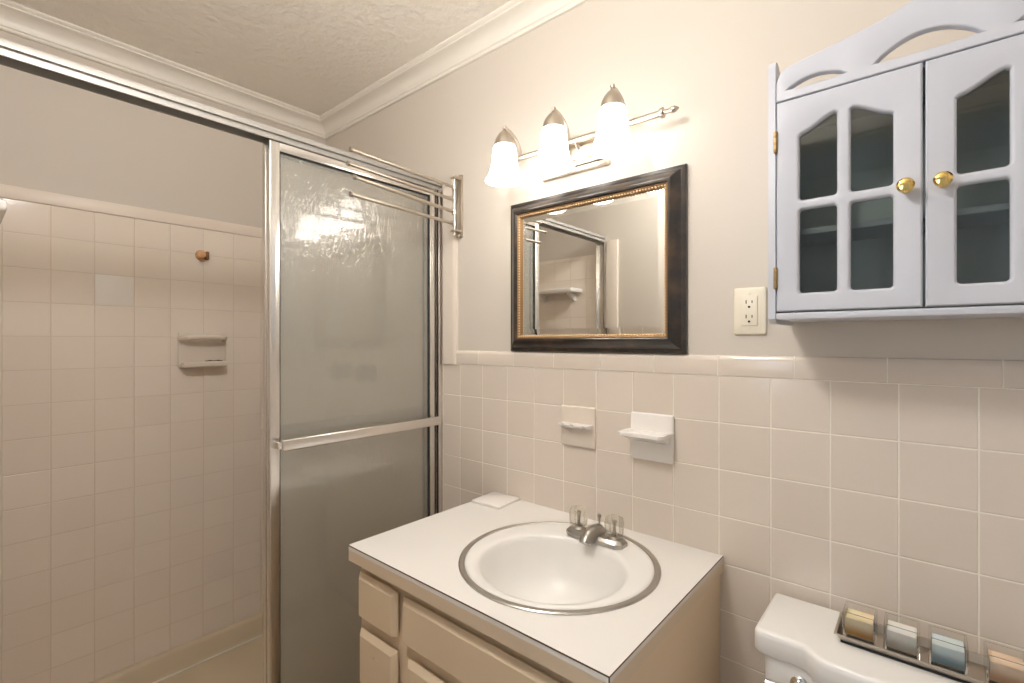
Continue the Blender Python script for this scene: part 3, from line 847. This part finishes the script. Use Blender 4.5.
for z, tx, ty in ((1.838, -1.2220, -0.4463), (1.794, -1.2164, -0.4588), (1.752, -1.1930, -0.4515), (1.711, -1.2183, -0.4485)):
    a, b = Vector((RX, RY, z)), Vector((tx, ty, z)); d = (b - a).normalized()
    bm = bmesh.new(); tube(bm, [a + d * 0.004, b - d * 0.004], 0.0055, 14)
    lathe(bm, [(0.0085, z - 0.009), (0.0085, z + 0.009)], (RX, RY, 0), 'z', 14)
    r = obj('swing_arm', bm, 'nickel', t)
    bm = bmesh.new(); tube(bm, [b - d * 0.006, b - d * 0.001, b], 0.0072, 14)
    obj('end_cap', bm, 'nickel_dark', r)

# ------------------------------------------------------------------ outlet
t = thing('wall_outlet', (-0.3013, P, 1.315), 'ivory double electrical outlet on the wall left of the white cabinet', 'outlet')
ox0, ox1, oz0, oz1 = -0.3360, -0.2672, 1.3155, 1.4225
bm = bmesh.new(); bx(bm, ox0, ox1, -0.001, P - 0.0003, oz0, oz1, bev=0.004, seg=3)
pl = obj('cover_plate', bm, 'ivory', t)
for z in (1.329, 1.409):
    bm = bmesh.new(); lathe(bm, [(0.003, 0.0005), (0.003, 0.0016), (0.001, 0.002)], (-0.3016, 0, z), 'y', 14)
    obj('screw', bm, 'ivory', pl)
bm = bmesh.new(); bx(bm, -0.3185, -0.2847, -0.004, 0.0, 1.336, 1.402, bev=0.0012)
rc = obj('receptacle', bm, 'ivory', t)
bm = bmesh.new()
for zc in (1.3865, 1.3535):
    for xx, hh in ((-0.3078, 0.0050), (-0.2954, 0.0040)):
        bx(bm, xx - 0.0010, xx + 0.0010, -0.0044, -0.0030, zc + 0.002 - hh + 0.002, zc + 0.002 + hh)
    lathe(bm, [(0.0026, 0.0030), (0.0026, 0.0045)], (-0.3016, 0, zc - 0.0085), 'y', 12)
obj('slots', bm, 'dark', rc)

# ------------------------------------------------------------------ white wall cabinet
KX0, KX1, KY, KC = -0.2250, 0.2226, -0.170, -0.0012
SZ0, SZ1 = 1.334, 1.828
t = thing('wall_cabinet', (KC, P, SZ0), 'white wooden wall cabinet with glazed double doors and brass knobs above the toilet', 'cabinet')
def side(x0, x1):
    bm = bmesh.new(); d = P - 0.0005
    pr = [(d, SZ0 + 0.03), (d - 0.02, SZ0), (KY + 0.020, SZ0), (KY + 0.006, SZ0 + 0.002), (KY - 0.001, SZ0 + 0.008)]
    pr += [(KY - 0.001, SZ1 - 0.016), (KY + 0.002, SZ1 - 0.007), (KY + 0.008, SZ1 - 0.001), (KY + 0.016, SZ1), (KY + 0.026, SZ1 - 0.002), (KY + 0.036, SZ1 - 0.007), (KY + 0.050, SZ1 - 0.010), (d, SZ1 - 0.010)]
    prism(bm, pr, lambda y, z: (x0, y, z), lambda y, z: (x1, y, z))
    obj('side_panel', bm, 'cab_white', t)
side(KX0, KX0 + 0.0120); side(KX1 - 0.0120, KX1)
ax0, ax1 = KX0 + 0.0122, KX1 - 0.0122
bm = bmesh.new()
bx(bm, ax0, ax1, KY + 0.0005, P - 0.001, 1.341, 1.353, bev=0.002); obj('bottom_board', bm, 'cab_white', t)
bm = bmesh.new(); bx(bm, ax0, ax1, KY + 0.016, P - 0.001, 1.742, 1.752); obj('top_board', bm, 'cab_inside', t)
bm = bmesh.new(); bx(bm, ax0, ax1, -0.004, P - 0.001, 1.353, 1.742); obj('back_board', bm, 'cab_inside', t)
bm = bmesh.new(); bx(bm, ax0, ax1, KY + 0.035, -0.0045, 1.500, 1.511, bev=0.002); obj('shelf', bm, 'cab_white', t)
# scalloped valance with three crescent cut-outs
def crescent(xa, xb, z0, rise):
    n = 14; up_ = []
    for k in range(n + 1):
        s = k / n; up_.append((xb + (xa - xb) * s, z0 + 0.0015 + rise * math.sin(PI * s) ** 0.8))
    lowp = [(xa + (xb - xa) * k / 6, z0 + 0.0000) for k in range(1, 6)]
    return up_ + lowp
half = [(-0.2122, 1.782), (-0.2075, 1.795), (-0.2020, 1.8025), (-0.194, 1.807), (-0.170, 1.8125), (-0.1353, 1.8185), (-0.110, 1.8235), (-0.0905, 1.8275), (-0.070, 1.8315), (-0.0521, 1.8360), (-0.034, 1.8425), (-0.018, 1.8490), (-0.006, 1.852)]
z0 = 1.7475
edge = [(2 * 0 + u, v) for u, v in half]
right = [(2 * KC - u, v) for u, v in half][::-1]
outer = [(KX0 + 0.0125, z0)] + [(KX0 + 0.0125 + (KX1 - KX0 - 0.025) * k / 12, z0) for k in range(1, 12)] + [(KX1 - 0.0125, z0)]
outer += [(u, v) for u, v in right[::-1]][0:0] + [(2 * KC - u, v) for u, v in half] + half[::-1]
bm = bmesh.new()
panel(bm, outer, [crescent(-0.194, -0.105, 1.7642, 0.014), crescent(-0.064, 0.066, 1.7642, 0.030), crescent(0.1026, 0.1916, 1.7642, 0.014)], lambda u, v, w: (u, KY + w, v), 0.014, bev=0.003)
obj('valance', bm, 'cab_white', t, angle=30)

def arch(xa, xb, z0, za, zb, r=0.006):
    """pane opening whose top sweeps in an ogee from za (at xa) to zb (at xb); counter-clockwise"""
    pts = []
    for cx, cz, a0 in ((xa + r, z0 + r, PI), (xb - r, z0 + r, 1.5 * PI)):
        for k in range(5):
            a = a0 + k / 4 * PI / 2; pts.append((cx + r * math.cos(a), cz + r * math.sin(a)))
    n = 14
    for k in range(n + 1):
        s = k / n
        e_ = s * s * (3 - 2 * s)
        x = xb + (xa - xb) * s; z = zb + (za - zb) * e_
        if k == 0 or k == n: z -= 0.003
        pts.append((x, z))
    return pts
def rect(xa, xb, z0, z1, r=0.006):
    pts = []
    for cx, cz, a0 in ((xa + r, z0 + r, PI), (xb - r, z0 + r, 1.5 * PI), (xb - r, z1 - r, 0), (xa + r, z1 - r, 0.5 * PI)):
        for k in range(5):
            a = a0 + k / 4 * PI / 2; pts.append((cx + r * math.cos(a), cz + r * math.sin(a)))
    return pts
def cab_door(xa, xb, knob_x, hinge_x, lab):
    c = (xa + xb) / 2
    z0, z1 = 1.3555, 1.7450
    cols = ((c - 0.0675, c - 0.0098), (c + 0.0098, c + 0.0675))
    holes = [rect(*cols[0], 1.3884, 1.5400), rect(*cols[1], 1.3884, 1.5400), arch(*cols[0], 1.5575, 1.6780, 1.7030), arch(*cols[1], 1.5575, 1.7030, 1.6780)]
    outer = [(xa, z0), (xb, z0), (xb, z1), (xa, z1)]
    o2 = []
    for i in range(4):
        p, q = outer[i], outer[(i + 1) % 4]
        o2 += [(p[0] + (q[0] - p[0]) * k / 8, p[1] + (q[1] - p[1]) * k / 8) for k in range(8)]
    bm = bmesh.new()
    panel(bm, o2, holes, lambda u, v, w: (u, KY + w - 0.001, v), 0.014, bev=0.0048)
    d = obj('door', bm, 'cab_white', t, angle=30)
    for (a, b), zz0, zz1 in ((cols[0], 1.386, 1.542), (cols[1], 1.386, 1.542), (cols[0], 1.555, 1.706), (cols[1], 1.555, 1.706)):
        bm = bmesh.new(); bx(bm, a - 0.004, b + 0.004, KY + 0.0085, KY + 0.0105, zz0, zz1)
        obj('glass_pane', bm, 'pane', d, smooth=False)
    bm = bmesh.new()
    lathe(bm, [(0.0085, 0.0), (0.0085, 0.002), (0.0050, 0.004), (0.0045, 0.009), (0.0080, 0.013), (0.0115, 0.018), (0.0118, 0.022), (0.0090, 0.026), (0.004, 0.0275)], (knob_x, KY - 0.001, 1.5480), 'y', 24)
    obj('knob', bm, 'brass', d, label='brass knob')
    for z in (1.672, 1.418):
        bm = bmesh.new(); lathe(bm, [(0.0028, z - 0.020), (0.0034, z - 0.019), (0.0034, z - 0.007), (0.0030, z - 0.006), (0.0034, z - 0.005), (0.0034, z + 0.007), (0.0030, z + 0.008), (0.0034, z + 0.009), (0.0034, z + 0.019), (0.0028, z + 0.020)], (hinge_x, KY - 0.003, 0), 'z', 12)
        obj('hinge', bm, 'old_brass', d, label='brass hinge')
cab_door(-0.2115, -0.0030, -0.0235, -0.2125, '')
cab_door(0.0006, 0.2091, 0.0211, 0.2101, '')

# ------------------------------------------------------------------ toilet
TC = 0.010
t = thing('toilet', (TC, -0.3, 0), 'white porcelain toilet with a stepped tank lid under the wall cabinet', 'toilet')
LZ0, LZ1 = 0.718, 0.762
lid = []
def arc(cx, cy, r, a0, a1, n=6):
    return [(cx + r * math.cos(a0 + (a1 - a0) * k / n), cy + r * math.sin(a0 + (a1 - a0) * k / n)) for k in range(n + 1)]
lx, fy, by, sy = 0.257, -0.194, -0.016, -0.222
sx = 0.160
lid += arc(-lx + 0.012, by - 0.012, 0.012, PI, PI / 2)[::-1][::-1]
# clockwise seen from above, starting at the back left corner
lid = arc(-lx + 0.010, by - 0.010, 0.010, PI, PI / 2) + arc(lx - 0.010, by - 0.010, 0.010, PI / 2, 0) + arc(lx - 0.018, fy + 0.018, 0.018, 0, -PI / 2)
lid += [(sx + 0.016, fy)] + [(sx + 0.010, fy - 0.003), (sx + 0.004, fy - 0.010), (sx - 0.002, fy - 0.018), (sx - 0.010, fy - 0.024), (sx - 0.02, sy)]
lid += [(-sx + 0.02, sy), (-sx + 0.010, fy - 0.024), (-sx + 0.002, fy - 0.018), (-sx - 0.004, fy - 0.010), (-sx - 0.010, fy - 0.003), (-sx - 0.016, fy)]
lid += arc(-lx + 0.018, fy + 0.018, 0.018, -PI / 2, -PI)
lid = lid[::-1]
bm = bmesh.new()
lv = []
for off, z in ((-0.004, LZ0), (0.0, LZ0 + 0.004), (0.0, LZ1 - 0.011), (-0.0015, LZ1 - 0.006), (-0.0045, LZ1 - 0.002), (-0.010, LZ1)):
    l2 = offset_loop(lid, off) if off else lid
    lv.append([bm.verts.new((TC + x, y, z)) for x, y in l2])
n = len(lid)
for A, B in zip(lv, lv[1:]):
    for k in range(n): bm.faces.new((A[k], A[(k + 1) % n], B[(k + 1) % n], B[k]))
bm.faces.new(lv[0][::-1]); bm.faces.new(lv[-1])
obj('tank_lid', bm, 'porcelain', t, angle=50)
bm = bmesh.new()
lv = []
for s, z in ((0.80, 0.395), (0.86, 0.41), (0.93, 0.55), (0.955, 0.7185)):
    l2 = [(x * s * 0.985, (y + 0.10) * s * 0.96 - 0.10) for x, y in lid]
    lv.append([bm.verts.new((TC + x, y, z)) for x, y in l2])
for A, B in zip(lv, lv[1:]):
    for k in range(n): bm.faces.new((A[k], A[(k + 1) % n], B[(k + 1) % n], B[k]))
bm.faces.new(lv[0][::-1]); bm.faces.new(lv[-1])
obj('tank', bm, 'porcelain', t, angle=50)
def oval(cx, cy, a, b, z, n=40, back=None):
    pts = []
    for k in range(n):
        an = 2 * PI * k / n; x, y = a * math.cos(an), b * math.sin(an)
        if back is not None: y = min(y, back)
        pts.append((cx + x, cy + y, z))
    return pts
bm = bmesh.new()
lv = [[bm.verts.new(p) for p in oval(TC, cy, a, b, z)] for cy, a, b, z in ((-0.34, 0.105, 0.24, 0.002), (-0.34, 0.100, 0.235, 0.03), (-0.34, 0.09, 0.20, 0.14), (-0.38, 0.12, 0.23, 0.24), (-0.44, 0.175, 0.27, 0.34), (-0.455, 0.185, 0.255, 0.385), (-0.455, 0.178, 0.248, 0.395), (-0.455, 0.13, 0.19, 0.392), (-0.455, 0.12, 0.17, 0.34), (-0.44, 0.05, 0.07, 0.24))]
for A, B in zip(lv, lv[1:]):
    for k in range(40): bm.faces.new((A[k], A[(k + 1) % 40], B[(k + 1) % 40], B[k]))
bm.faces.new(lv[0][::-1]); bm.faces.new(lv[-1])
bx(bm, TC - 0.16, TC + 0.16, -0.235, -0.03, 0.30, 0.396, bev=0.03, seg=3)
obj('bowl', bm, 'porcelain', t, angle=60)
bm = bmesh.new()
lv = [[bm.verts.new(p) for p in oval(TC, -0.45, a, b, z, back=0.20)] for a, b, z in ((0.18, 0.245, 0.397), (0.188, 0.252, 0.404), (0.185, 0.248, 0.424), (0.165, 0.228, 0.432))]
for A, B in zip(lv, lv[1:]):
    for k in range(40): bm.faces.new((A[k], A[(k + 1) % 40], B[(k + 1) % 40], B[k]))
bm.faces.new(lv[0][::-1]); bm.faces.new(lv[-1])
obj('seat_cover', bm, 'white_ceramic', t, angle=60)
bm = bmesh.new()
px, py, pz = -0.170, -0.183, 0.682
lathe(bm, [(0.020, 0.0), (0.020, 0.004), (0.016, 0.010), (0.010, 0.014)], (px, py + 0.006, pz), 'y', 24)
tube(bm, [(px, py - 0.004, pz), (px, py - 0.018, pz), (px - 0.012, py - 0.024, pz - 0.001), (px - 0.032, py - 0.026, pz - 0.003), (px - 0.050, py - 0.026, pz - 0.005)], 0.0075, 14, 0.009)
obj('flush_lever', bm, 'chrome', t, label='chrome flush lever')

# ------------------------------------------------------------------ tray of candles on the tank
TX0, TX1, TY0, TY1, TZ = -0.121, 0.146, -0.147, -0.065, LZ1 + 0.0006
t = thing('candle_tray', ((TX0 + TX1) / 2, (TY0 + TY1) / 2, TZ), 'long silver metal tray holding glass candles on the toilet tank lid', 'tray')
bm = bmesh.new()
def rl(i, z): return [bm.verts.new(c) for c in ((TX0 + i, TY0 + i, z), (TX1 - i, TY0 + i, z), (TX1 - i, TY1 - i, z), (TX0 + i, TY1 - i, z))]
L5 = [rl(0.007, TZ + 0.004), rl(0.0, TZ + 0.015), rl(-0.003, TZ + 0.016), rl(-0.003, TZ + 0.0172), rl(0.001, TZ + 0.0165), rl(0.0085, TZ + 0.0055)]
for A, B in zip(L5, L5[1:]):
    for k in range(4): bm.faces.new((A[k], A[(k + 1) % 4], B[(k + 1) % 4], B[k]))
bm.faces.new(L5[0][::-1]); bm.faces.new(L5[-1])
obj('tray_body', bm, 'nickel', t, smooth=False)
bm = bmesh.new(); bx(bm, TX0 + 0.006, TX1 - 0.006, TY0 + 0.006, TY1 - 0.006, TZ, TZ + 0.0042)  # black slab put in as the shadow line under the tray
obj('base_shadow', bm, 'gasket_and_shadow', t, label='black slab standing in for the shadow under the tray')
CZ = TZ + 0.0058
waxes = [(-0.0895, 'yellow', srgb(255, 232, 194), srgb(255, 192, 112), 'yellow candle in a square glass cup, first on the left of the tray'),
         (-0.0305, 'white', srgb(252, 246, 240), srgb(242, 230, 212), 'white candle in a square glass cup between the yellow and blue ones'),
         (0.0285, 'blue', srgb(226, 240, 242), srgb(176, 198, 204), 'pale blue candle in a square glass cup beside the white one'),
         (0.0965, 'peach', srgb(255, 222, 194), srgb(250, 200, 156), 'peach candle in a square glass cup at the right edge of the photo')]
for cx, nm, top, low, lab in waxes:
    cy, w, hgt = -0.106, 0.0240, 0.045
    c = thing('glass_candle', (cx, cy, CZ), lab, 'candle', 'square glass candles on the tray')
    bm = bmesh.new()
    def sq(h, z): return [bm.verts.new((cx + a * h, cy + b * h, z)) for a, b in ((-1, -1), (1, -1), (1, 1), (-1, 1))]
    S = [sq(w - 0.001, CZ), sq(w, CZ + 0.001), sq(w, CZ + hgt - 0.001), sq(w - 0.0007, CZ + hgt), sq(w - 0.0028, CZ + hgt), sq(w - 0.0032, CZ + hgt - 0.001), sq(w - 0.0034, CZ + 0.005)]
    for A, B in zip(S, S[1:]):
        for k in range(4): bm.faces.new((A[k], A[(k + 1) % 4], B[(k + 1) % 4], B[k]))
    bm.faces.new(S[0][::-1]); bm.faces.new(S[-1])
    obj('glass_cup', bm, 'cup', c, smooth=False)
    bm = bmesh.new(); bx(bm, cx - w + 0.0040, cx + w - 0.0040, cy - w + 0.0040, cy + w - 0.0040, CZ + 0.0055, CZ + 0.035, bev=0.0015)
    M['wax_' + nm] = wax_mat('wax_' + nm, top, low, 0.002, 0.022)
    obj('wax', bm, 'wax_' + nm, c, label=nm + ' wax')
